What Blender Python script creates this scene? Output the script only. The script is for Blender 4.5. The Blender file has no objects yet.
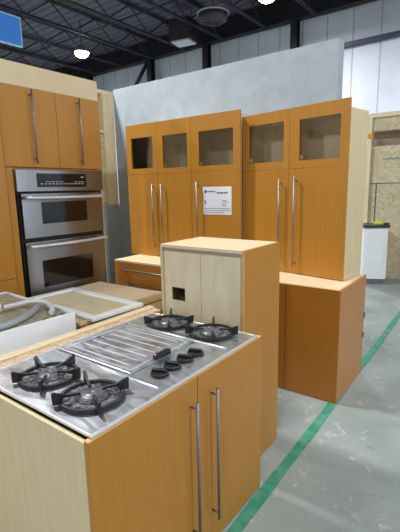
import bpy, bmesh, math, random
from mathutils import Vector, Matrix
random.seed(7)
S = bpy.context.scene
COL = S.collection
R = math.radians
PI = math.pi

# ------------------------------------------------------------------ materials
def new_mat(name):
    m = bpy.data.materials.new(name); m.use_nodes = True
    nt = m.node_tree; b = nt.nodes['Principled BSDF']
    return m, nt, b
def lin(c):
    return tuple(((v/255)/12.92 if v/255 <= .04045 else ((v/255+.055)/1.055)**2.4) for v in c) + (1,)
def setp(b, rough=.5, metal=0, spec=None):
    b.inputs['Roughness'].default_value = rough
    b.inputs['Metallic'].default_value = metal
    if spec is not None: b.inputs['Specular IOR Level'].default_value = spec
def plain(name, c, rough=.5, metal=0, spec=None):
    m, nt, b = new_mat(name); b.inputs['Base Color'].default_value = lin(c); setp(b, rough, metal, spec); return m
def noisy(name, c1, c2, scale=(3,3,3), nscale=4, detail=4, rough=.5, lo=.35, hi=.65, bump=0, metal=0, spec=None, rnd=True, distort=0, rough2=None, c3=None):
    m, nt, b = new_mat(name); setp(b, rough, metal, spec)
    N = nt.nodes.new; L = nt.links.new
    tc = N('ShaderNodeTexCoord'); mp = N('ShaderNodeMapping'); mp.inputs['Scale'].default_value = scale
    L(tc.outputs['Object'], mp.inputs['Vector'])
    if rnd:
        oi = N('ShaderNodeObjectInfo'); mu = N('ShaderNodeMath'); mu.operation = 'MULTIPLY'; mu.inputs[1].default_value = 37.0
        L(oi.outputs['Random'], mu.inputs[0]); L(mu.outputs[0], mp.inputs['Location'])
    n = N('ShaderNodeTexNoise'); n.inputs['Scale'].default_value = nscale; n.inputs['Detail'].default_value = detail
    n.inputs['Distortion'].default_value = distort
    L(mp.outputs['Vector'], n.inputs['Vector'])
    r = N('ShaderNodeValToRGB'); r.color_ramp.elements[0].position = lo; r.color_ramp.elements[1].position = hi
    r.color_ramp.elements[0].color = lin(c1); r.color_ramp.elements[1].color = lin(c2)
    if c3:
        e = r.color_ramp.elements.new((lo+hi)/2); e.color = lin(c3)
    L(n.outputs['Fac'], r.inputs['Fac']); L(r.outputs['Color'], b.inputs['Base Color'])
    if bump:
        bp = N('ShaderNodeBump'); bp.inputs['Strength'].default_value = bump; bp.inputs['Distance'].default_value = .01
        L(n.outputs['Fac'], bp.inputs['Height']); L(bp.outputs['Normal'], b.inputs['Normal'])
    if rough2 is not None:
        mr = N('ShaderNodeMapRange'); mr.inputs['From Min'].default_value = .3; mr.inputs['From Max'].default_value = .7
        mr.inputs['To Min'].default_value = rough; mr.inputs['To Max'].default_value = rough2
        L(n.outputs['Fac'], mr.inputs['Value']); L(mr.outputs['Result'], b.inputs['Roughness'])
    return m

def osb_mat(name, cols):
    m, nt, b = new_mat(name); setp(b, .8)
    N = nt.nodes.new; L = nt.links.new
    tc = N('ShaderNodeTexCoord'); mp = N('ShaderNodeMapping'); mp.inputs['Scale'].default_value = (17, 17, 27)
    n0 = N('ShaderNodeTexNoise'); n0.inputs['Scale'].default_value = 2.2; n0.inputs['Detail'].default_value = 2
    mix = N('ShaderNodeMix'); mix.data_type = 'VECTOR'; mix.inputs['Factor'].default_value = .25
    L(tc.outputs['Object'], mp.inputs['Vector']); L(mp.outputs['Vector'], mix.inputs[4]); L(n0.outputs['Color'], mix.inputs[5])
    L(mp.outputs['Vector'], n0.inputs['Vector'])
    v = N('ShaderNodeTexVoronoi'); v.inputs['Scale'].default_value = 1.6; L(mix.outputs[1], v.inputs['Vector'])
    sep = N('ShaderNodeSeparateColor'); L(v.outputs['Color'], sep.inputs['Color'])
    r = N('ShaderNodeValToRGB'); r.color_ramp.elements[0].color = lin(cols[0]); r.color_ramp.elements[1].color = lin(cols[-1])
    for i, c in enumerate(cols[1:-1]):
        e = r.color_ramp.elements.new((i+1)/(len(cols)-1)); e.color = lin(c)
    L(sep.outputs['Red'], r.inputs['Fac']); L(r.outputs['Color'], b.inputs['Base Color'])
    return m

M = {}
M['orange'] = noisy('honey_veneer', (174,119,42), (183,128,50), (22,22,1.2), 3, 5, .36, .25, .75, spec=.4)
M['orange_dark_shaded'] = noisy('dark_shaded_honey_veneer', (162,102,34), (172,112,40), (22,22,1.2), 3, 5, .36, .25, .75, spec=.4)  # darker copy of orange: partly own tone, partly shade put into the colour
M['orange_h'] = noisy('honey_veneer_horizontal', (164,106,42), (176,118,52), (1.6,26,26), 3.2, 6, .36, .3, .7, spec=.4)
M['orange_side'] = noisy('honey_side_veneer', (176,122,68), (184,130,78), (26,26,1.6), 3.2, 5, .42, .3, .7, spec=.4)
M['edge'] = noisy('edge_banding', (208,160,96), (222,176,112), (20,20,20), 3, 3, .5)
M['cream'] = noisy('pale_maple', (206,188,146), (214,197,158), (20,20,1.4), 3, 5, .5, .3, .7)
M['cream_top'] = noisy('pale_maple_top', (222,200,160), (231,210,173), (3,18,18), 2.6, 5, .5, .3, .7)
M['birch'] = noisy('birch_plywood', (218,203,168), (232,219,188), (7,7,1.2), 2.4, 6, .6, .3, .7, distort=.6)
M['particle'] = noisy('particle_board', (176,146,112), (212,190,160), (1,1,1), 60, 3, .8)
M['inside'] = noisy('cabinet_interior', (224,208,174), (232,218,186), (16,16,2), 3, 4, .55, .3, .7)
M['steel'] = noisy('brushed_steel', (136,136,140), (144,144,148), (1,1,1), 3, 3, .24, .3, .7, metal=1)
_nt = M['steel'].node_tree; _b = _nt.nodes['Principled BSDF']; _tg = _nt.nodes.new('ShaderNodeTangent'); _tg.direction_type = 'RADIAL'; _tg.axis = 'Z'
_nt.links.new(_tg.outputs[0], _b.inputs['Tangent']); _b.inputs['Anisotropic'].default_value = .9; _b.inputs['Anisotropic Rotation'].default_value = 0.25
M['rib'] = plain('bright_rib', (222,226,232), .5, .4)
M['ridge'] = plain('bright_ridge_steel', (232,234,238), .35, .8)
M['steel_top'] = noisy('worn_steel', (176,182,188), (210,216,222), (2,6,2), 4, 8, .26, .33, .67, metal=.9, rough2=.4, distort=.8)
M['satin'] = plain('satin_nickel', (150,146,147), .5, 1)
M['black_glass'] = plain('black_oven_glass', (14,13,14), .08, 0, .6)
M['black'] = plain('black_gap', (12,12,13), .5)
M['iron'] = noisy('cast_iron', (13,13,15), (28,28,31), (8,8,8), 8, 5, .5, bump=.4)
M['enamel'] = noisy('burnt_enamel', (34,34,38), (128,128,134), (6,6,6), 5, 7, .22, .42, .66, distort=1.5, bump=.3, rough2=.6)
M['cap'] = noisy('grey_burner_cap', (58,58,62), (110,110,116), (9,9,9), 5, 6, .35, .35, .7, distort=1)
M['knob'] = plain('black_plastic', (24,24,27), .38)
M['white'] = noisy('white_paint', (238,241,243), (246,248,249), (2,2,2), 5, 4, .35)
M['white_box'] = noisy('white_enamel', (234,240,246), (240,245,250), (2,2,6), 4, 4, .3, bump=.1)
M['beige_liner'] = noisy('beige_liner', (140,134,110), (172,166,140), (3,3,3), 5, 6, .8, distort=.5)
M['beige_panel'] = noisy('beige_door_panel', (208,196,160), (220,209,176), (2,2,2), 4, 4, .4)
M['hose_white'] = plain('white_hose_plastic', (214,216,220), .4)
M['hose_grey'] = plain('grey_hose_plastic', (160,164,172), .45)
M['drywall'] = noisy('grey_drywall', (152,162,171), (164,173,182), (1,1,1), 5, 9, .8, .36, .66, distort=1.0, rnd=False)
M['osb'] = osb_mat('osb_board', [(184,168,134), (200,186,152), (208,194,162), (192,176,142), (218,206,176)])
M['board'] = noisy('painted_board', (206,188,150), (220,203,166), (1,1,1), 2, 3, .55)
M['stud'] = noisy('pine_stud', (226,208,170), (236,220,186), (14,14,2), 3, 4, .7)
M['brown_shelf'] = noisy('brown_board', (140,122,104), (156,138,118), (2,14,14), 3, 4, .7)
M['dark_steel'] = plain('dark_primer_steel', (30,30,36), .6, .2)
M['joist'] = plain('joist_primer', (44,42,50), .6, .2)
M['girt'] = plain('blue_grey_girt', (58,62,84), .5, .2)
M['tape'] = noisy('green_tape', (46,134,104), (96,158,136), (3,3,3), 4, 7, .6, .42, .78, distort=.4)
M['paper'] = plain('white_paper', (232,236,246), .5)
M['ink'] = plain('dark_ink', (70,76,92), .7)
M['ink_pale'] = plain('grey_ink', (142,148,162), .7)
M['sign_blue'] = plain('sign_blue', (20,110,196), .45)
M['sign_edge'] = plain('sign_edge', (120,170,210), .5)
M['counter_dark'] = noisy('dark_countertop', (40,44,50), (62,66,72), (20,20,20), 8, 4, .35)
M['yellow'] = plain('yellow_plastic', (206,220,40), .5)
M['orange_tag'] = plain('orange_tag', (222,140,50), .6)
M['heater_grey'] = plain('heater_housing', (60,54,58), .5, .3)
M['heater_pale'] = plain('heater_panel', (190,190,196), .5)
M['rail'] = plain('rail_metal', (158,150,140), .45, .5)
M['lamp_housing'] = plain('lamp_housing', (150,152,158), .4, .6)
def emis(name, c, s):
    m, nt, b = new_mat(name)
    b.inputs['Base Color'].default_value = (*c, 1); b.inputs['Emission Color'].default_value = (*c, 1); b.inputs['Emission Strength'].default_value = s
    return m
M['lamp'] = emis('lamp_lens', (.93, .97, 1), 40)
M['added_glow'] = emis('added_glow_pane', (.88, .95, 1), 7)  # glow of the added window, there to streak the oven steel
M['led'] = emis('display_print', (.5, .55, .62), .08)

def glass_mat():
    m, nt, b = new_mat('cabinet_glass'); N = nt.nodes.new; L = nt.links.new
    tr = N('ShaderNodeBsdfTransparent'); tr.inputs['Color'].default_value = (.97, .97, .97, 1)
    gl = N('ShaderNodeBsdfGlossy'); gl.inputs['Roughness'].default_value = .03
    fr = N('ShaderNodeFresnel'); fr.inputs['IOR'].default_value = 1.45
    mx = N('ShaderNodeMixShader'); L(fr.outputs[0], mx.inputs[0]); L(tr.outputs[0], mx.inputs[1]); L(gl.outputs[0], mx.inputs[2])
    L(mx.outputs[0], nt.nodes['Material Output'].inputs['Surface']); return m
M['glass'] = glass_mat()

def floor_mat():
    m, nt, b = new_mat('concrete_floor'); N = nt.nodes.new; L = nt.links.new
    tc = N('ShaderNodeTexCoord')
    n1 = N('ShaderNodeTexNoise'); n1.inputs['Scale'].default_value = 1.6; n1.inputs['Detail'].default_value = 8; n1.inputs['Distortion'].default_value = .8
    n2 = N('ShaderNodeTexNoise'); n2.inputs['Scale'].default_value = 6; n2.inputs['Detail'].default_value = 9; n2.inputs['Distortion'].default_value = 2.2
    L(tc.outputs['Object'], n1.inputs['Vector']); L(tc.outputs['Object'], n2.inputs['Vector'])
    r1 = N('ShaderNodeValToRGB'); r1.color_ramp.elements[0].position = .3; r1.color_ramp.elements[1].position = .72
    r1.color_ramp.elements[0].color = lin((128,139,136)); r1.color_ramp.elements[1].color = lin((164,173,169))
    r2 = N('ShaderNodeValToRGB'); r2.color_ramp.elements[0].position = .6; r2.color_ramp.elements[1].position = .76
    r2.color_ramp.elements[0].color = (0,0,0,1); r2.color_ramp.elements[1].color = (1,1,1,1)
    r3 = N('ShaderNodeValToRGB'); r3.color_ramp.elements[0].position = .24; r3.color_ramp.elements[1].position = .34
    r3.color_ramp.elements[0].color = (1,1,1,1); r3.color_ramp.elements[1].color = (0,0,0,1)
    L(n1.outputs['Fac'], r1.inputs['Fac']); L(n2.outputs['Fac'], r2.inputs['Fac']); L(n2.outputs['Fac'], r3.inputs['Fac'])
    m1 = N('ShaderNodeMix'); m1.data_type = 'RGBA'; m1.inputs[7].default_value = lin((204,208,206))
    s1 = N('ShaderNodeMath'); s1.operation = 'MULTIPLY'; s1.inputs[1].default_value = .75
    L(r2.outputs['Color'], s1.inputs[0]); L(s1.outputs[0], m1.inputs[0]); L(r1.outputs['Color'], m1.inputs[6])
    m2 = N('ShaderNodeMix'); m2.data_type = 'RGBA'; m2.inputs[7].default_value = lin((96,102,102))
    s2 = N('ShaderNodeMath'); s2.operation = 'MULTIPLY'; s2.inputs[1].default_value = .5
    L(r3.outputs['Color'], s2.inputs[0]); L(s2.outputs[0], m2.inputs[0]); L(m1.outputs[2], m2.inputs[6])
    L(m2.outputs[2], b.inputs['Base Color']); setp(b, .42, 0, .4)
    return m
M['floor'] = floor_mat()

def panel_mat(name, c1, c2, pitch, axis, rough=.6, width=.05):
    # a sheet metal surface with seams at a fixed pitch along one axis
    m, nt, b = new_mat(name); N = nt.nodes.new; L = nt.links.new
    tc = N('ShaderNodeTexCoord'); sp = N('ShaderNodeSeparateXYZ'); L(tc.outputs['Object'], sp.inputs[0])
    d = N('ShaderNodeMath'); d.operation = 'DIVIDE'; d.inputs[1].default_value = pitch; L(sp.outputs[axis], d.inputs[0])
    f = N('ShaderNodeMath'); f.operation = 'FRACT'; L(d.outputs[0], f.inputs[0])
    lt = N('ShaderNodeMath'); lt.operation = 'LESS_THAN'; lt.inputs[1].default_value = width; L(f.outputs[0], lt.inputs[0])
    n = N('ShaderNodeTexNoise'); n.inputs['Scale'].default_value = 1.2; n.inputs['Detail'].default_value = 5; L(tc.outputs['Object'], n.inputs['Vector'])
    r = N('ShaderNodeValToRGB'); r.color_ramp.elements[0].position = .35; r.color_ramp.elements[1].position = .65
    r.color_ramp.elements[0].color = lin(c1); r.color_ramp.elements[1].color = lin(tuple(min(255, v+14) for v in c1)); L(n.outputs['Fac'], r.inputs['Fac'])
    mx = N('ShaderNodeMix'); mx.data_type = 'RGBA'; L(lt.outputs[0], mx.inputs[0]); L(r.outputs['Color'], mx.inputs[6]); mx.inputs[7].default_value = lin(c2)
    L(mx.outputs[2], b.inputs['Base Color']); setp(b, rough); return m
M['hall_wall'] = panel_mat('white_insulation_panel', (208,213,224), (172,178,190), .75, 'X')
M['deck'] = panel_mat('roof_deck', (88,84,98), (62,60,72), .3, 'Y', .6, .3)

# ------------------------------------------------------------------ mesh helpers
def B(): return bmesh.new()
def box(bm, x0, x1, y0, y1, z0, z1):
    vs = [bm.verts.new((x, y, z)) for x in (min(x0,x1), max(x0,x1)) for y in (min(y0,y1), max(y0,y1)) for z in (min(z0,z1), max(z0,z1))]
    for f in ((0,1,3,2),(4,6,7,5),(0,4,5,1),(2,3,7,6),(0,2,6,4),(1,5,7,3)): bm.faces.new([vs[i] for i in f])
    return bm
def tube(bm, pts, r, seg=10, cap=True):
    pts = [Vector(p) for p in pts]; rings = []
    prev = None
    for i, p in enumerate(pts):
        d = (pts[min(i+1, len(pts)-1)] - pts[max(i-1, 0)]).normalized()
        if prev is None:
            a = d.orthogonal().normalized()
        else:
            a = (prev - d*prev.dot(d)).normalized()
        prev = a; b = d.cross(a)
        rr = r[i] if isinstance(r, (list, tuple)) else r
        rings.append([bm.verts.new(p + a*math.cos(t)*rr + b*math.sin(t)*rr) for t in (2*PI*k/seg for k in range(seg))])
    for q in range(len(rings)-1):
        for k in range(seg):
            f = bm.faces.new((rings[q][k], rings[q][(k+1) % seg], rings[q+1][(k+1) % seg], rings[q+1][k])); f.smooth = True
    if cap: bm.faces.new(rings[0][::-1]); bm.faces.new(rings[-1])
    return bm
def lathe(bm, prof, c=(0,0,0), seg=24, sx=1, sy=1):
    rings = [[bm.verts.new((c[0]+r*math.cos(t)*sx, c[1]+r*math.sin(t)*sy, c[2]+z)) for t in (2*PI*k/seg for k in range(seg))] for r, z in prof]
    for q in range(len(rings)-1):
        for k in range(seg):
            f = bm.faces.new((rings[q][k], rings[q][(k+1) % seg], rings[q+1][(k+1) % seg], rings[q+1][k])); f.smooth = True
    bm.faces.new(rings[0][::-1]); bm.faces.new(rings[-1]); return bm
def prism(bm, poly, thick, mat=None):
    # poly: list of (u,z) in local XZ plane, thickness along Y, transformed by mat
    mat = mat or Matrix.Identity(4)
    a = [bm.verts.new(mat @ Vector((u, -thick/2, z))) for u, z in poly]; b = [bm.verts.new(mat @ Vector((u, thick/2, z))) for u, z in poly]
    n = len(poly); bm.faces.new(a); bm.faces.new(b[::-1])
    for k in range(n): bm.faces.new((a[(k+1) % n], a[k], b[k], b[(k+1) % n]))
    return bm
def frame(bm, x0, x1, y0, y1, z0, z1, w, axis='xz', wt=None, wb=None):
    # rectangular ring; axis tells the plane of the ring
    wt = wt or w; wb = wb or w
    if axis == 'xz':
        box(bm, x0, x0+w, y0, y1, z0, z1); box(bm, x1-w, x1, y0, y1, z0, z1)
        box(bm, x0+w, x1-w, y0, y1, z0, z0+wb); box(bm, x0+w, x1-w, y0, y1, z1-wt, z1)
    elif axis == 'yz':
        box(bm, x0, x1, y0, y0+w, z0, z1); box(bm, x0, x1, y1-w, y1, z0, z1)
        box(bm, x0, x1, y0+w, y1-w, z0, z0+wb); box(bm, x0, x1, y0+w, y1-w, z1-wt, z1)
    else:
        box(bm, x0, x0+w, y0, y1, z0, z1); box(bm, x1-w, x1, y0, y1, z0, z1)
        box(bm, x0+w, x1-w, y0, y0+w, z0, z1); box(bm, x0+w, x1-w, y1-w, y1, z0, z1)
    return bm
def obj(name, bm, mat, parent=None, bevel=0, label=None, shift=None):
    bmesh.ops.recalc_face_normals(bm, faces=bm.faces)
    me = bpy.data.meshes.new(name); bm.to_mesh(me); bm.free(); me.materials.append(mat)
    o = bpy.data.objects.new(name, me); COL.objects.link(o)
    if shift: me.transform(Matrix.Translation(shift))
    if parent: o.parent = parent
    if bevel:
        md = o.modifiers.new('bevel', 'BEVEL'); md.width = bevel; md.segments = 2; md.limit_method = 'ANGLE'
    if label: o['label'] = label
    return o
def thing(name, label, cat, loc=(0,0,0), rz=0, group=None):
    o = bpy.data.objects.new(name, None); COL.objects.link(o); o.empty_display_size = .1
    o.location = loc; o.rotation_euler = (0, 0, rz); o['label'] = label; o['category'] = cat
    if group: o['group'] = group
    return o
def tag(o, label, cat, group=None):
    o['label'] = label; o['category'] = cat
    if group: o['group'] = group
    return o
def struct(name, bm, mat, bevel=0):
    o = obj(name, bm, mat, None, bevel); o['kind'] = 'structure'; return o
def bar_handle(parent, p0, p1, out, r=.006, inset=.035, label=None):
    """long round bar with two posts; p0,p1 the bar's ends, out = vector from bar to the door surface"""
    p0, p1, out = Vector(p0), Vector(p1), Vector(out); d = (p1-p0).normalized()
    bm = B(); tube(bm, [p0, p1], r, 12)
    for q in (p0+d*inset, p1-d*inset): tube(bm, [q, q+out], r*.75, 8)
    return obj('handle', bm, M['satin'], parent, label=label)

# ------------------------------------------------------------------ setting
struct('floor', box(B(), -26, 16, -12, 12.2, -.1, 0), M['floor'])
struct('wall_far', box(B(), -26, 16, 12, 12.2, 0, 7.2), M['hall_wall'])
struct('ceiling', box(B(), -26, 16, -12, 12.2, 7.05, 7.2), M['deck'])
# grey drywall partition behind the cabinets
bm = B(); box(bm, -3.17, -.325, 3.08, 3.2, 0, 2.873)
struct('wall_back', bm, M['drywall'], .004)
# timber-framed partition to the left of it, faced with board
bm = B(); box(bm, -3.34, -3.19, .3, 3.08, 1.45, 2.36); box(bm, -3.34, -3.26, .3, 3.08, 2.36, 2.80)
struct('wall_left', bm, M['osb'])
struct('wall_left', box(B(), -3.34, -3.165, .3, 3.079, 0, 1.45), M['drywall'])
bm = B(); box(bm, -3.34, -3.172, .3, 3.2, 2.80, 2.845); box(bm, -3.26, -3.175, 2.9, 3.08, 1.451, 2.80); box(bm, -3.26, -3.175, 2.45, 2.49, 2.36, 2.80); box(bm, -3.26, -3.17, .3, 2.9, 2.34, 2.375)
struct('trim_1', bm, M['stud'], .003)
# board wall on the right, far behind
bm = B(); box(bm, -1.13, 4, 7.05, 7.2, 0, 2.29); box(bm, -1.13, 4, 7.25, 7.3, 2.29, 2.56); box(bm, -1.13, 4, 7.02, 7.12, 2.54, 2.76)
struct('wall_right', bm, M['osb'])
bm = B(); box(bm, -1.14, 4, 6.98, 7.32, 2.76, 2.83)
struct('trim_2', bm, M['stud'])
bm = B(); box(bm, -1.13, 4, 7.12, 7.25, 2.285, 2.31); box(bm, -1.13, 4, 7.22, 7.25, 2.31, 2.54)
struct('trim_3', bm, M['brown_shelf'])
bm = B(); box(bm, -1.09, -1.03, 6.97, 7.02, 0, 2.76)
struct('trim_4', bm, M['stud'])
bm = B(); box(bm, -1.1, 4, 7.038, 7.05, 1.66, 1.668); box(bm, -.93, -.92, 7.038, 7.05, .9, 1.66); box(bm, .4, .41, 7.038, 7.05, 0, 2.28)
struct('trim_5', bm, M['ink'])
tag(obj('paper_tag', box(B(), -1.10, -1.00, 6.962, 6.9695, 2.42, 2.50), M['orange_tag']), 'small orange tag on the corner stud of the board wall', 'tag')
# faint printed mark on the board
bm = B()
for k in range(9): box(bm, -.84+k*.035, -.84+k*.035+.022, 7.036, 7.049, 2.06, 2.06+random.choice((.02,.03,.04)))
tag(obj('board_stamp', bm, M['ink_pale']), 'dark printed grade stamp on the pale strand board wall', 'stamp')

# right-hand side of the hall: white panels; unseen glowing window added for oven highlights
bm = B(); box(bm, 15.8, 16, -12, 9.2, 0, 7.05); box(bm, 15.8, 16, 11.2, 12, 0, 7.05); box(bm, 15.8, 16, 9.2, 11.2, 4.2, 7.05)
struct('wall_side', bm, M['hall_wall'])
struct('added_window_1', box(B(), 15.9, 15.95, 9.2, 11.2, 0, 4.2), M['added_glow'])
bm = B(); frame(bm, 15.76, 15.8, 9.1, 11.3, 0, 4.3, .1, 'yz'); box(bm, 15.8, 15.9, 10.17, 10.23, 0, 4.2); box(bm, 15.8, 15.9, 9.2, 11.2, 2.07, 2.13)
struct('trim_6', bm, M['dark_steel'])  # frame and bars of the added window
# steelwork of the hall
def ibeam_h(bm, x0, x1, y, z0, z1, w=.22, t=.03):
    box(bm, x0, x1, y-w/2, y+w/2, z0, z0+t); box(bm, x0, x1, y-w/2, y+w/2, z1-t, z1); box(bm, x0, x1, y-.012, y+.012, z0+t, z1-t)
bm = B(); ibeam_h(bm, -26, 16, 11.6, 6.42, 7.0)
box(bm, -26, 16, 11.86, 11.98, 6.5, 7.04)
tag(obj('eave_beam', bm, M['dark_steel']), 'deep dark steel beam along the top of the white far wall', 'beam')
bm = B(); box(bm, -26, 16, 11.78, 11.98, 5.47, 5.57)
tag(obj('wall_girt', bm, M['girt']), 'dark horizontal steel rail across the white panelled far wall', 'rail')
def column(x, label):
    bm = B(); w = .2
    box(bm, x-w/2, x+w/2, 11.48, 11.51, 0, 6.42); box(bm, x-w/2, x+w/2, 11.69, 11.72, 0, 6.42); box(bm, x-.015, x+.015, 11.51, 11.69, 0, 6.42)
    return tag(obj('steel_column', bm, M['dark_steel']), label, 'column')
column(-4.55, 'dark steel column above the right half of the grey wall, nearest the right lamp')
column(-7.75, 'dark steel column at middle of white far wall, right of the box heater')
column(-10.35, 'dark steel column with a slanting brace, left of the box heater')
column(-13.9, 'dark steel column at the left end, behind the oven cabinet top')
bm = B(); tube(bm, [(-11.6, 11.55, 5.1), (-10.45, 11.55, 6.35)], .07, 8)
tag(obj('brace', bm, M['dark_steel']), 'short slanting steel brace leaning on the column left of the heater', 'brace')
def joist(x):
    bm = B(); z0, z1 = 6.36, 7.0
    for s in (-.035, .035):
        box(bm, x+s-.02, x+s+.02, -11.5, 11.5, z0, z0+.05); box(bm, x+s-.02, x+s+.02, -11.5, 11.5, z1-.05, z1)
    y = -11.2; up = False
    while y < 11.2:
        a, b = (z0+.03, z1-.03) if not up else (z1-.03, z0+.03)
        tube(bm, [(x, y, a), (x, y+.8, b)], .02, 5); y += .8; up = not up
    return tag(obj('roof_joist', bm, M['joist']), 'dark open-web steel joist under the roof deck', 'joist', 'steel joists under the roof deck')
x = -22.5
while x < 1: joist(x); x += 1.55
for i, y in enumerate((2.4, 5.6, 8.4)):
    bm = B(); tube(bm, [(-26, y, 6.437), (16, y, 6.437)], .025, 6)
    tag(obj('bridging_rod', bm, M['joist']), 'thin steel rod crossing under the roof joists', 'rod', 'rods crossing under the roof joists')

# high-bay lamps
def lamp(x, y, label, power=900):
    t = thing('ceiling_lamp', label, 'lamp', (x, y, 6.10))
    bm = B(); lathe(bm, [(.24,.0), (.25,.02), (.23,.06), (.14,.10), (.1,.22), (.05,.24)], seg=28); obj('lamp_housing', bm, M['lamp_housing'], t)
    bm = B(); lathe(bm, [(.04,-.15), (.14,-.125), (.21,-.06), (.235,0)], seg=28); obj('lens', bm, M['lamp'], t)
    bm = B(); tube(bm, [(0,0,.24), (0,0,.95)], .012, 6); obj('hanging_rod', bm, M['dark_steel'], t)
    L = bpy.data.lights.new('lamp_light', 'AREA'); L.shape = 'DISK'; L.size = .42; L.energy = power; L.color = (.97, .985, 1)
    o = bpy.data.objects.new('lamp_light', L); COL.objects.link(o); o.location = (x, y, 5.93)
    return t
LP = 430
lamp(-10.8, 8.78, 'round bright lamp hanging above the oven cabinet', LP)
lamp(-4.1, 8.95, 'round bright lamp at the top edge above the grey wall', LP)
for x, y, k in ((2.6, 8.9, 1), (9.3, 8.9, 1), (-4.1, 1.2, 1.45), (-17.5, 8.8, 1.2), (-10.8, 1.2, 1.3), (2.8, 1.0, .8), (9.3, 1.2, .5), (-4.1, -6.5, 1.3), (2.6, -6.5, 1.1), (9.3, -6.5, .5)):  # unseen grid lights; the two leftmost were added to brighten the far wall
    L = bpy.data.lights.new('lamp_light', 'AREA'); L.shape = 'DISK'; L.size = .6; L.energy = LP*k; L.color = (.97, .985, 1)
    o = bpy.data.objects.new('lamp_light', L); COL.objects.link(o); o.location = (x, y, 5.99)

# box heater and round fan hung from the roof
t = thing('unit_heater', 'box-shaped grey unit heater hanging from the roof, left of the round fan', 'heater', (-7.55, 10.1, 6.03), R(10))
obj('heater_housing', box(B(), -.34, .34, -.30, .30, .04, .66), M['heater_grey'], t, .02)
obj('heater_pan', box(B(), -.30, .30, -.26, .26, 0, .045), M['heater_pale'], t, .01)
bm = B()
for k in range(6): box(bm, .34, .37, -.28, .28, .1+k*.09, .13+k*.09)
obj('louvre', bm, M['dark_steel'], t)
for s in (-1, 1): obj('hanging_rod', tube(B(), [(s*.28, 0, .66), (s*.28, 0, .98)], .015, 6), M['dark_steel'], t)
t = thing('extractor_fan', 'round dark fan with a pale rim hanging right of the box heater', 'fan', (-6.1, 9.6, 6.15), 0)
bm = B(); lathe(bm, [(.44, .2), (.46, .22), (.46, .25), (.40, .25)], seg=24); obj('rim', bm, M['lamp_housing'], t)
bm = B(); lathe(bm, [(.30, 0), (.40, .06), (.42, .2)], seg=24); obj('fan_housing', bm, M['heater_grey'], t)
for k in range(8):
    a = 2*PI*k/8; obj('guard_bar', tube(B(), [(.05*math.cos(a), .05*math.sin(a), -.02), (.31*math.cos(a), .31*math.sin(a), -.01)], .01, 5), M['joist'], t)
obj('hanging_rod', tube(B(), [(0, 0, .25), (0, 0, .85)], .015, 6), M['dark_steel'], t)

# ------------------------------------------------------------------ floor tape
bm = B()
n = 60; pv = None
for k in range(n+1):
    y = -2.5 + k*(11.0/n); w = .032 + .003*math.sin(k*1.7); cx = .045 - .0145*(y-.77) + .003*math.sin(k*.6)
    a = bm.verts.new((cx-w, y, .0035)); b = bm.verts.new((cx+w, y, .0035)); c = bm.verts.new((cx-w, y, .0005)); d = bm.verts.new((cx+w, y, .0005))
    if pv:
        bm.faces.new((pv[0], pv[1], b, a)); bm.faces.new((pv[0], a, c, pv[2])); bm.faces.new((pv[1], pv[3], d, b))
    pv = (a, b, c, d)
tag(obj('floor_tape', bm, M['tape']), 'long strip of green tape stuck along the concrete floor', 'tape')

# ------------------------------------------------------------------ cooktop island
H = .882
t = thing('island_cabinet', 'honey wood base cabinet under the gas cooktop, pale end panel', 'cabinet')
obj('end_panel', box(B(), -.84, -.021, 0, .018, 0, H-.006), M['cream'], t, .001, 'pale unfinished end panel')
obj('end_panel', box(B(), -.84, -.021, 1.088, 1.106, 0, H-.006), M['cream'], t, .001)
obj('back_panel', box(B(), -.84, -.825, .018, 1.088, 0, H-.006), M['cream'], t)
obj('cabinet_floor', box(B(), -.825, -.021, .018, 1.088, .1, .118), M['cream'], t)
seam = .553
for (y0, y1, hy) in ((0.0, seam-.002, .506-.012), (seam+.002, 1.106, .65-.012)):
    d = obj('door', box(B(), -.02, 0, y0, y1, .012, H-.001), M['orange'], t, .0012)
    obj('edge_banding', box(B(), -.0205, -.0005, y0, y1, H-.001, H+.003), M['edge'], d)
    bar_handle(d, (.035, hy+.012, .155), (.035, hy+.012, .797), (-.036, 0, 0), .0065, .03)

# board strip behind it
q = thing('counter_strip', 'raw particle board strip running behind the gas cooktop', 'board', (0, 0, 0))
obj('board', box(B(), -.84, -.735, .0, 1.15, H-.0055, H+.013), M['particle'], q, .001)
obj('top_lath', box(B(), -.845, -.79, .02, 1.16, H+.0135, H+.020), M['cream_top'], q)
# gas cooktop
zt = .895
t = thing('gas_cooktop', 'stainless gas cooktop with four black burners set on the island cabinet', 'cooktop', (0, 0, 0))
x0, x1, y0, y1 = -.728, -.004, .018, 1.072
bm = B(); box(bm, x0, x1, y0, y1, zt-.006, zt)
obj('steel_top', bm, M['steel_top'], t, .003)
obj('rim', frame(B(), x0-.001, x1+.001, y0-.001, y1+.001, zt-.009, zt+.003, .010, 'xy'), M['ridge'], t, .003)
obj('burner_tray', box(B(), -.725, -.022, y0+.005, y1-.005, H+.0035, zt-.0062), M['black'], t)
# embossed ridges: dividers
for yy in (.365, .838):
    bm = B(); tube(bm, [(-.70, yy, zt), (-.045, yy, zt)], .0055, 8); obj('divider_ridge', bm, M['ridge'], t)
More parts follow.
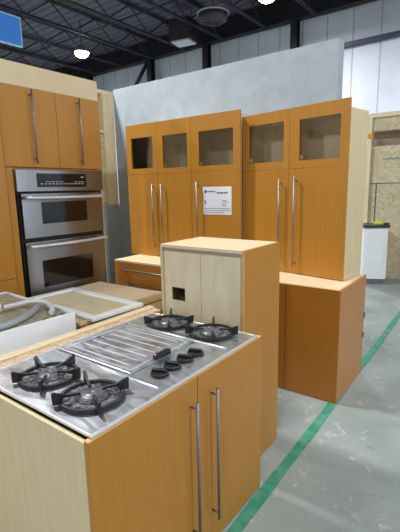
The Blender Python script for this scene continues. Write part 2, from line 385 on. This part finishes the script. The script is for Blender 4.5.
# centre cover
bm = B(); box(bm, -.70, -.215, .385, .815, zt+.0002, zt+.008)
cv = obj('centre_cover', bm, M['steel_top'], t, .004)
bm = B(); frame(bm, -.68, -.235, .405, .795, zt+.008, zt+.0105, .005, 'xy'); obj('cover_border', bm, M['ridge'], cv)
for k in range(7):
    yy = .440 + k*.054; bm = B()
    mt = Matrix.Translation((-.465, yy, zt+.0085))
    prism(bm, [(-.185, 0), (.185, 0), (.183, .0008), (-.183, .0008)], .005, mt); obj('cover_rib', bm, M['rib'], cv)
bm = B(); box(bm, -.232, -.204, .535, .635, zt+.008, zt+.034); obj('cover_handle', bm, M['knob'], cv, .008, 'black grip on the centre cover')
for i, (kx, ky) in enumerate(((-.115, .452), (-.118, .535), (-.12, .622), (-.12, .70))):
    bm = B(); lathe(bm, [(.036, .0), (.037, .012), (.034, .017)], (kx, ky, zt+.0002), 24)
    kb = obj('knob', bm, M['knob'], t)
    mt = Matrix.Translation((kx, ky, zt+.0165)) @ Matrix.Rotation(R(20), 4, 'Z')
    bm = B(); prism(bm, [(-.033, 0), (.033, 0), (.030, .013), (-.030, .013)], .016, mt); obj('knob_grip', bm, M['knob'], kb, .003)
    bm = B(); lathe(bm, [(.042, .0), (.041, .002)], (kx, ky, zt+.0001), 28); obj('knob_ring', bm, M['satin'], kb)
def burner(bx, by, angs):
    bm = B(); lathe(bm, [(.112, 0), (.116, .003), (.106, .009), (.086, .004), (.066, .007), (.056, .007)], (bx, by, zt+.0005), 36)
    b = obj('burner', bm, M['enamel'], t)
    bm = B(); lathe(bm, [(.060, 0), (.062, .005), (.050, .009), (.044, .014), (.036, .016), (.024, .0155), (.021, .0175), (.008, .0175), (.006, .015)], (bx, by, zt+.006), 28); obj('burner_cap', bm, M['cap'], b)
    bm = B(); tube(bm, [(bx-.047, by+.045, zt+.004), (bx-.047, by+.045, zt+.018)], .003, 6); obj('igniter', bm, M['heater_pale'], b)
    bm = B(); rs = 44; ring_r = .112; rv = []
    for k in range(rs):
        a = 2*PI*k/rs; c, sn = math.cos(a), math.sin(a)
        rv.append([bm.verts.new((bx+rr*c, by+rr*sn, zz)) for rr, zz in ((ring_r-.011, zt+.005), (ring_r+.007, zt+.005), (ring_r+.005, zt+.018), (ring_r-.008, zt+.018))])
    for k in range(rs):
        q, w = rv[k], rv[(k+1) % rs]
        for j in range(4): bm.faces.new((q[j], q[(j+1) % 4], w[(j+1) % 4], w[j]))
    for a in angs:
        mt = Matrix.Translation((bx, by, zt)) @ Matrix.Rotation(R(a), 4, 'Z')
        prism(bm, [(.137, .006), (.139, .050), (.131, .052), (.088, .036), (.040, .033), (.040, .025), (.084, .027), (.104, .024), (.114, .016), (.118, .006)], .011, mt)
    g = obj('grate', bm, M['iron'], t, .001)
    return b
burner(-.475, .185, (25, 97, 169, 241, 313))
burner(-.195, .175, (62, 152, 242, 332))
burner(-.505, .965, (32, 125, 222, 310))
burner(-.215, .965, (22, 120, 218, 310))

# ------------------------------------------------------------------ cabinets behind the island
t = thing('base_cabinet', 'low cabinet with pale board top between the island and the ovens', 'cabinet', (0, 0, 0))
obj('top_panel', box(B(), -1.72, -.955, .70, 1.49, .872, .89), M['cream_top'], t, .0015)
bm = B(); box(bm, -1.70, -.975, .72, .738, 0, .872); box(bm, -1.70, -.975, 1.45, 1.468, 0, .872); box(bm, -1.70, -1.68, .738, 1.45, 0, .872)
obj('side_panel', bm, M['cream'], t)
obj('front_panel', box(B(), -.975, -.957, .71, 1.48, .01, .871), M['orange'], t, .001)
obj('front_rail', box(B(), -.956, -.93, .74, 1.47, .80, .862), M['cream_top'], t, .001)
t = thing('base_cabinet', 'pale low cabinet carrying the white box, hidden behind the island', 'cabinet', (0, 0, 0))
obj('top_panel', box(B(), -1.72, -.90, -.25, .675, .832, .85), M['cream_top'], t, .001)
bm = B(); frame(bm, -1.70, -.92, -.24, .665, 0, .832, .018, 'xy'); obj('carcass', bm, M['cream'], t)

# white cabinet door frame lying on the pale top
t = thing('cabinet_door', 'white framed cabinet door lying flat on the pale cabinet top', 'cabinet door', (-1.275, .965, .8905), R(-2))
bm = B(); frame(bm, -.385, .385, -.20, .20, 0, .024, .05, 'xy'); obj('door_frame', bm, M['white'], t, .004)
obj('door_panel', box(B(), -.335, .335, -.15, .15, .004, .012), M['beige_panel'], t, label='flat beige inset panel')
bm = B(); frame(bm, -.335, .335, -.15, .15, .012, .018, .008, 'xy'); obj('inner_moulding', bm, M['white'], t, .002)

# white box with hoses
t = thing('appliance_box', 'shallow white enamelled box with beige recessed top, hoses coiled on it', 'box', (-1.33, .40, .8505), R(-3))
bm = B(); frame(bm, -.40, .40, -.27, .27, 0, .128, .012, 'xy'); box(bm, -.388, .388, -.258, .258, 0, .09); obj('casing', bm, M['white_box'], t, .004)
bm = B(); box(bm, -.386, .386, -.256, .256, .0905, .118); obj('recessed_top', bm, M['beige_liner'], t, .006, 'dusty beige recessed top')
for k in range(3): obj('clip', box(B(), .36, .386, .10+k*.05, .12+k*.05, .1185, .127), M['satin'], t)
def smooth(pts, n=8):
    P = [Vector(p) for p in pts]; out = []
    for i in range(len(P)-1):
        a, b, c, d = P[max(i-1,0)], P[i], P[i+1], P[min(i+2, len(P)-1)]
        for k in range(n):
            u = k/n; out.append(.5*((2*b)+(c-a)*u+(2*a-5*b+4*c-d)*u*u+(3*b-a-3*c+d)*u**3))
    out.append(P[-1]); return out
zl = .8505+.118+.0195
t = thing('drain_hose', 'white ribbed hose with a thick sleeve arching over the white box', 'hose')
path = smooth([(-1.27, .43, zl+.012), (-1.262, .52, zl+.012), (-1.25, .585, zl+.014), (-1.17, .625, zl+.014), (-1.06, .60, zl+.008), (-.985, .545, zl+.0)], 14)
rad = [.013 + (.0015 if k % 2 else 0) for k in range(len(path))]
obj('hose_tube', tube(B(), path, rad, 10), M['hose_white'], t)
obj('hose_sleeve', tube(B(), smooth([(-1.40, .20, zl+.014), (-1.33, .30, zl+.016), (-1.27, .42, zl+.014)], 10), [.030]*20+[.022], 14), M['hose_white'], t, label='thick white sleeve')
t = thing('drain_hose', 'grey ribbed hose lying along the near side of the white box', 'hose')
path = smooth([(-1.0, .14, zl), (-.985, .25, zl), (-1.01, .37, zl), (-1.09, .50, zl), (-1.155, .565, zl+.0)], 16)
rad = [.017 + (.002 if k % 2 else 0) for k in range(len(path))]
obj('hose_tube', tube(B(), path, rad, 10), M['hose_grey'], t)

# ------------------------------------------------------------------ tall cabinet with its back turned
t = thing('refrigerator_cabinet', 'mid-height cabinet with raw plywood back and cut hole, behind the cooktop', 'cabinet', (-.124, 1.147, 0))
W, D, h = .595, .419, 1.311
obj('side_panel', box(B(), -.018, 0, -.002, D, .0, h-.001), M['orange'], t, .001)
obj('side_panel', box(B(), -W, -W+.018, 0, D, 0, h-.019), M['cream'], t, .001)
obj('top_panel', box(B(), -W, -.0185, 0, D, h-.018, h), M['cream_top'], t, .001, 'pale top board')
obj('edge_banding', box(B(), -.0178, -.0002, -.0045, -.0022, 0, h-.0012), M['edge'], t)
hx0, hx1, hz0, hz1 = -.520, -.418, .972, 1.052
bm = B()
box(bm, -W+.019, hx0, .012, .022, .02, h-.0365); box(bm, hx1, -.30, .012, .022, .02, h-.0365)
box(bm, hx0, hx1, .012, .022, .02, hz0); box(bm, hx0, hx1, .012, .022, hz1, h-.0365); box(bm, -.297, -.019, .012, .022, .02, h-.0365)
obj('back_panel', bm, M['birch'], t, label='plywood back with a rectangular cut-out')
obj('top_rail', box(B(), -W+.019, -.019, .002, .03, h-.036, h-.019), M['rail'], t, label='grey metal strip under the top board')
bm = B(); box(bm, -.0265, -.019, .002, .0115, .02, h-.0365); obj('metal_edge', bm, M['satin'], t)
obj('cabinet_floor', box(B(), -W+.019, -.019, .023, D-.001, .02, .038), M['cream'], t)
obj('front_panel', box(B(), -W+.019, -.019, D-.019, D-.001, .039, h-.02), M['orange'], t)

# ------------------------------------------------------------------ right base cabinet and wall cabinet on it
t = thing('base_cabinet', 'honey wood base cabinet touching the green tape, under the right tall cabinet', 'cabinet', (.048, 2.214, 0))
W, D, h = 1.04, .676, .888
obj('side_panel', box(B(), -.018, 0, .021, D, 0, h), M['orange_side'], t, .001, 'brown side panel')
obj('side_panel', box(B(), -W, -W+.018, .021, D, 0, h), M['cream'], t)
obj('top_panel', box(B(), -W+.019, -.019, .021, D, h-.018, h), M['cream_top'], t, .001)
obj('back_panel', box(B(), -W+.019, -.019, D-.012, D, .02, h-.02), M['cream'], t)
obj('cabinet_floor', box(B(), -W+.019, -.019, .021, D-.013, .02, .038), M['cream'], t)
obj('door', box(B(), -.425, 0, 0, .02, .004, h), M['orange_dark_shaded'], t, .0012)
obj('door', box(B(), -W, -.429, 0, .02, .004, h), M['orange_dark_shaded'], t, .0012)
obj('top_edge', box(B(), -W, -.0, .0, .0205, h+.0002, h+.0035), M['edge'], t)
for z in (.34, .52): obj('bracket', box(B(), .0005, .010, D-.03, D, z, z+.04), M['satin'], t, .002)

def glass_front(t, x0, x1, z0, z1, gx0, gx1, gz0, gz1, hinge_left=True):
    """a framed glass door in the plane y = -0.02..0"""
    bm = B(); box(bm, x0, gx0, -.02, 0, z0, z1); box(bm, gx1, x1, -.02, 0, z0, z1); box(bm, gx0, gx1, -.02, 0, z0, gz0); box(bm, gx0, gx1, -.02, 0, gz1, z1)
    d = obj('glass_door', bm, M['orange'], t)
    obj('pane', box(B(), gx0, gx1, -.009, -.005, gz0, gz1), M['glass'], d)
    obj('hinge', box(B(), gx0+.003, gx0+.028, .001, .05, gz0+.01, gz0+.045), M['cream'], d)
def tall_door(t, x0, x1, z0, z1, hx, hz0, hz1, label=None):
    d = obj('door', box(B(), x0, x1, -.02, 0, z0, z1), M['orange'], t, .0012, label)
    bar_handle(d, (hx, -.055, hz0), (hx, -.055, hz1), (0, .036, 0), .0072)

a = R(-10.99)
# thing's origin at the front right corner of the carcass (door fronts 2 cm in front)
o = Vector((-.041, 2.525, 0)) + Vector((-math.sin(a), math.cos(a), 0))*.02
t = thing('display_cabinet', 'right tall glass-topped cabinet, turned slightly, standing on the base by the tape', 'cabinet', (o.x, o.y, .892), a)
W, D = 1.052, .278; zb, zm, ztp, zc = 0, .892, 1.380, 1.315
obj('side_panel', box(B(), -.018, 0, 0.0005, D, zb, zc), M['cream'], t, .001, 'pale raw side panel')
obj('side_panel', box(B(), -W, -W+.018, 0.0005, D, zb, zc), M['cream'], t)
obj('divider', box(B(), -W/2-.009, -W/2+.009, .0005, D-.013, zm, zc-.019), M['inside'], t)
obj('top_panel', box(B(), -W+.0185, -.0185, .0005, D, zc-.018, zc), M['inside'], t)
obj('shelf', box(B(), -W+.0185, -.0185, .0005, D-.013, zm-.018, zm-.0005), M['inside'], t)
obj('cabinet_floor', box(B(), -W+.0185, -.0185, .0005, D-.013, 0, .018), M['inside'], t)
obj('back_panel', box(B(), -W+.0185, -.0185, D-.012, D, 0, zc-.019), M['inside'], t)
sx = -.532
glass_front(t, -W, sx-.0015, zm+.001, ztp, -.981, -.590, .96, 1.285)
glass_front(t, sx+.0015, 0, zm+.001, ztp, -.436, -.068, .955, 1.278)
tall_door(t, -W, sx-.0015, 0.002, zm-.002, -.606, .12, .81)
tall_door(t, sx+.0015, 0, 0.002, zm-.002, -.452, .06, .83)
bm = B(); tube(bm, [(-.075, -.022, .47), (-.075, -.019, .47)], .006, 8); obj('screw_cap', bm, M['cream'], t)

# ------------------------------------------------------------------ left display cabinet on a drawer base
t = thing('drawer_cabinet', 'low dark honey drawer cabinet under the left tall glass-topped cabinet', 'cabinet', (0, 0, 0))
X0, X1, Yf = -2.40, -1.10, 2.26
obj('top_panel', box(B(), X0, X1, Yf+.0, 3.04, .885, .903), M['cream_top'], t, .001)
obj('carcass', frame(B(), X0, X1, Yf+.021, 3.04, 0, .884, .018, 'xy'), M['cream'], t)
for z0, z1 in ((.715, .884), (.36, .711), (.01, .356)):
    d = obj('drawer', box(B(), X0, X1, Yf, Yf+.02, z0, z1), M['orange_h'], t, .001)
    bar_handle(d, (-2.26, Yf-.035, z1-.075), (-1.35, Yf-.035, z1-.075), (0, .036, 0), .0072)
t = thing('display_cabinet', 'left tall three-door glass-topped cabinet with a white notice, against the grey wall', 'cabinet', (-1.049, 2.657, .9035))
W, D = 1.471, .38; zm, ztp, zc = .895, 1.422, 1.405
obj('side_panel', box(B(), -.056, -.038, .0005, D, 0, zc), M['cream'], t, .001, 'pale raw side panel')
obj('side_panel', box(B(), -W, -W+.018, .0005, D, 0, zc), M['cream'], t)
obj('top_panel', box(B(), -W+.0185, -.0565, .0005, D, zc-.018, zc), M['inside'], t)
obj('shelf', box(B(), -W+.0185, -.0565, .0005, D-.013, zm-.018, zm-.0005), M['inside'], t)
obj('cabinet_floor', box(B(), -W+.0185, -.0565, .0005, D-.013, 0, .018), M['inside'], t)
obj('back_panel', box(B(), -W+.0185, -.0185, D-.012, D, 0, zc-.019), M['inside'], t)
for q in (-.600, -1.03): obj('divider', box(B(), q-.009, q+.009, .0005, D-.013, zm, zc-.019), M['inside'], t)
g = 1.049; e = .9035
glass_front(t, -W, -2.072+g, zm+.001, ztp, -2.446+g, -2.128+g, 1.862-e, 2.186-e)
glass_front(t, -2.069+g, -1.618+g, zm+.001, ztp, -1.988+g, -1.662+g, 1.852-e, 2.180-e)
glass_front(t, -1.615+g, 0, zm+.001, ztp, -1.520+g, -1.123+g, 1.852-e, 2.178-e)
tall_door(t, -W, -2.072+g, .002, zm-.002, -2.127+g, .1, .79)
tall_door(t, -2.069+g, -1.618+g, .002, zm-.002, -2.0+g, .09, .79)
tall_door(t, -1.615+g, 0, .002, zm-.002, -1.53+g, .09, .80)
# notice taped on the third door
t = thing('notice', 'white printed price notice taped on the left tall cabinet', 'notice', (-1.308, 2.6364, 1.516))
obj('sheet', box(B(), -.166, .166, -.0012, 0, -.134, .134), M['paper'], t)
bm = B()
def tx(bm, x, z, w, hh): box(bm, x, x+w, -.0022, -.0013, z, z+hh)
tx(bm, -.145, .075, .022, .028)
for k, w in enumerate((.014, .012, .016, .01, .016)): tx(bm, -.112+k*.019, .082, w, .014)
for k, w in enumerate((.016, .014, .018, .012, .016, .018)): tx(bm, 0.0+k*.021, .068, w, .014)
obj('heading_print', bm, M['ink'], t)
cu = bpy.data.curves.new('price', 'FONT'); cu.body = '$'; cu.size = .05; cu.extrude = .0004
fo = bpy.data.objects.new('tmp', cu); COL.objects.link(fo); dg = bpy.context.evaluated_depsgraph_get()
me = bpy.data.meshes.new_from_object(fo.evaluated_get(dg)); bpy.data.objects.remove(fo)
me.transform(Matrix.Translation((-.15, -.0018, -.03)) @ Matrix.Rotation(PI/2, 4, 'X')); me.materials.clear(); me.materials.append(M['ink'])
po = bpy.data.objects.new('price_print', me); COL.objects.link(po); po.parent = t
bm = B()
for r, z in enumerate((-.078, -.098, -.118)):
    x = -.148
    while x < (.14 if r != 2 else .08):
        w = random.uniform(.01, .03); tx(bm, x, z, w, .008); x += w+.006
for z in (-.015, .0, -.035, -.05): tx(bm, .06, z, random.uniform(.04, .08), .006)
obj('small_print', bm, M['ink_pale'], t)

# ------------------------------------------------------------------ left run: oven cabinet, pantry, ovens
XF = -1.84
t = thing('oven_cabinet', 'tall honey wood cabinet housing the double oven, pale board on top', 'cabinet', (0, 0, 0))
Y0, Y1 = .8405, 1.693
obj('side_panel', box(B(), -2.45, XF-.02, Y0, Y0+.018, 0, 2.358), M['cream'], t)
obj('side_panel', box(B(), -2.45, XF-.02, Y1-.018, Y1, 0, 2.358), M['cream'], t)
obj('stile', box(B(), XF-.02, XF-.001, Y0, .893, .012, 1.806), M['orange'], t, .001)
obj('rail', box(B(), XF-.02, XF-.001, .8935, Y1, 1.7965, 1.806), M['orange_h'], t)
obj('drawer', box(B(), XF-.02, XF, .8945, Y1, .012, .60), M['orange'], t, .001)
obj('back_panel', box(B(), -2.45, -2.438, Y0+.018, Y1-.018, 0, 2.358), M['cream'], t)
obj('shelf', box(B(), -2.437, XF-.021, Y0+.018, Y1-.018, .58, .598), M['cream'], t)
obj('shelf', box(B(), -2.437, XF-.021, Y0+.018, Y1-.018, 1.81, 1.828), M['cream'], t)
for (a0, a1, hy) in ((Y0, 1.280, 1.07), (1.283, Y1, 1.475)):
    d = obj('door', box(B(), XF-.02, XF, a0, a1, 1.812, 2.358), M['orange'], t, .0012)
    bar_handle(d, (XF+.034, hy, 1.835), (XF+.034, hy, 2.345), (-.036, 0, 0), .007)
obj('top_board', box(B(), -2.45, XF-.004, Y0, Y1, 2.3585, 2.512), M['board'], t, .002, 'pale cream board above the doors')
t = thing('pantry_cabinet', 'tall honey wood pantry cabinet at the left edge, beside the ovens', 'cabinet', (0, 0, 0))
obj('carcass', frame(B(), -2.45, XF-.005, .15, .834, 0, 2.358, .018, 'xy'), M['cream'], t)
obj('door', box(B(), XF-.004, XF+.016, .15, .830, .012, 1.028), M['orange'], t, .0012)
obj('door', box(B(), XF-.004, XF+.016, .15, .830, 1.032, 2.358), M['orange'], t, .0012)
obj('top_board', box(B(), -2.45, XF-.004, .15, .8395, 2.3585, 2.512), M['board'], t, .002)

t = thing('double_wall_oven', 'stainless double wall oven built into the honey wood cabinet', 'oven', (0, 0, 0))
oy0, oy1 = .918, 1.642
obj('oven_body', box(B(), -2.40, XF+.002, .902, 1.662, .605, 1.794), M['black'], t, label='black body showing in the gaps')
cp = obj('control_panel', box(B(), XF+.003, XF+.026, oy0-.024, oy1+.024, 1.637, 1.796), M['steel'], t, .004)
dp = obj('display', box(B(), XF+.0265, XF+.029, 1.055, 1.494, 1.668, 1.768), M['black_glass'], cp, .002)
bm = B()
for k in range(12): box(bm, XF+.0292, XF+.0298, 1.08+k*.033, 1.08+k*.033+.02, 1.690, 1.6945)
for k in range(5): box(bm, XF+.0292, XF+.0298, 1.38+k*.02, 1.38+k*.02+.012, 1.705, 1.709)
for k in range(6): box(bm, XF+.0292, XF+.0298, 1.13+k*.026, 1.13+k*.026+.016, 1.705, 1.709)
box(bm, XF+.0292, XF+.0298, 1.44, 1.47, 1.742, 1.747)
obj('button_print', bm, M['led'], cp)
def oven_door(z0, z1, w):
    gy0, gy1, gz0, gz1 = w
    x0, x1 = XF+.003, XF+.034
    bm = B(); box(bm, x0, x1, oy0, gy0, z0, z1); box(bm, x0, x1, gy1, oy1, z0, z1); box(bm, x0, x1, gy0, gy1, z0, gz0); box(bm, x0, x1, gy0, gy1, gz1, z1)
    d = obj('oven_door', bm, M['steel'], t)
    obj('window', box(B(), x0, x1-.003, gy0, gy1, gz0, gz1), M['black_glass'], d)
    # curved bar handle bowed at the middle, with end posts
    hz = z1-.026; pts = []
    for k in range(17):
        u = k/16; pts.append((x1+.040+.004*math.sin(PI*u), oy0+.01+u*(oy1-oy0-.02), hz-.004*math.sin(PI*u)))
    bm = B(); tube(bm, pts, .0135, 12)
    for yy in (oy0+.03, oy1-.03): tube(bm, [(x1-.001, yy, hz), (x1+.045, yy, hz)], .009, 8)
    obj('handle', bm, M['ridge'], d)
oven_door(1.304, 1.622, (1.066, 1.476, 1.400, 1.560))
oven_door(.70, 1.272, (1.033, 1.500, .922, 1.127))
obj('vent_grille', box(B(), XF+.003, XF+.02, oy0, oy1, .61, .69), M['steel'], t)
bm = B()
for k in range(3): box(bm, XF+.0202, XF+.022, oy0+.03, oy1-.03, .625+k*.02, .632+k*.02)
obj('vent_slot', bm, M['black'], t)

# blue sign on posts standing on the pantry top
t = thing('hanging_sign', 'blue rectangular sign with pale edge above the pantry cabinet', 'sign', (-2.2, .40, 2.5125))
obj('sign_board', box(B(), -.008, .008, -.2, .868, .235, .432), M['sign_blue'], t)
bm = B(); frame(bm, -.010, .010, -.21, .878, .227, .440, .009, 'yz'); obj('sign_edge', bm, M['sign_edge'], t)
for yy in (-.15, .15): obj('post', tube(B(), [(0, yy, 0), (0, yy, .24)], .01, 8), M['dark_steel'], t)

# ------------------------------------------------------------------ far white cabinet
t = thing('white_cabinet', 'small white base cabinet with dark countertop against the board wall', 'cabinet', (-.87, 6.25, 0), R(28))
obj('carcass', box(B(), 0, .37, .021, .5, .1, .955), M['white'], t, .002)
obj('toe_kick', box(B(), .12, .34, .10, .5, 0, .0995), M['lamp_housing'], t)
d = obj('door', box(B(), 0.004, .366, 0, .02, .11, .945), M['white'], t, .002)
bm = B(); frame(bm, .05, .32, -.006, -.0005, .18, .875, .012, 'xz'); obj('door_moulding', bm, M['white'], d)
obj('raised_panel', box(B(), .08, .29, -.005, -.0005, .21, .845), M['white'], d, .002)
obj('countertop', box(B(), -.02, .39, -.02, .5, .956, .995), M['counter_dark'], t, .003, 'dark countertop')
t = thing('tool', 'yellow and grey hand tool lying on the dark countertop of the white cabinet', 'tool', (-.70, 6.45, .9955), R(28))
obj('tool_body', box(B(), -.08, .06, -.04, .04, 0, .045), M['yellow'], t, .012)
obj('tool_grip', box(B(), .061, .16, -.025, .025, 0, .03), M['girt'], t, .008)

# ------------------------------------------------------------------ world, camera
w = bpy.data.worlds.new('world'); S.world = w; w.use_nodes = True
bg = w.node_tree.nodes['Background']; bg.inputs['Color'].default_value = (.86, .93, 1, 1); bg.inputs['Strength'].default_value = .8
S.view_settings.view_transform = 'Standard'; S.view_settings.look = 'None'; S.view_settings.gamma = 1; S.view_settings.use_curve_mapping = False
S.view_settings.exposure = -0.62

f = 410.4; pitch, roll, yaw = R(-10.739), R(-1.127), R(36.714)
fw = Vector((-math.sin(yaw)*math.cos(pitch), math.cos(yaw)*math.cos(pitch), math.sin(pitch)))
rt = Vector((math.cos(yaw), math.sin(yaw), 0)); up = rt.cross(fw)
r2 = rt*math.cos(roll) + up*math.sin(roll); u2 = -rt*math.sin(roll) + up*math.cos(roll)
cam = bpy.data.cameras.new('camera'); co = bpy.data.objects.new('camera', cam); COL.objects.link(co)
mt = Matrix(((r2.x, u2.x, -fw.x, .954), (r2.y, u2.y, -fw.y, -.692), (r2.z, u2.z, -fw.z, 1.639), (0, 0, 0, 1)))
co.matrix_world = mt
cam.sensor_fit = 'VERTICAL'; cam.sensor_height = 36; cam.lens = f/532*36; cam.clip_end = 200; cam.clip_start = .02
S.camera = co
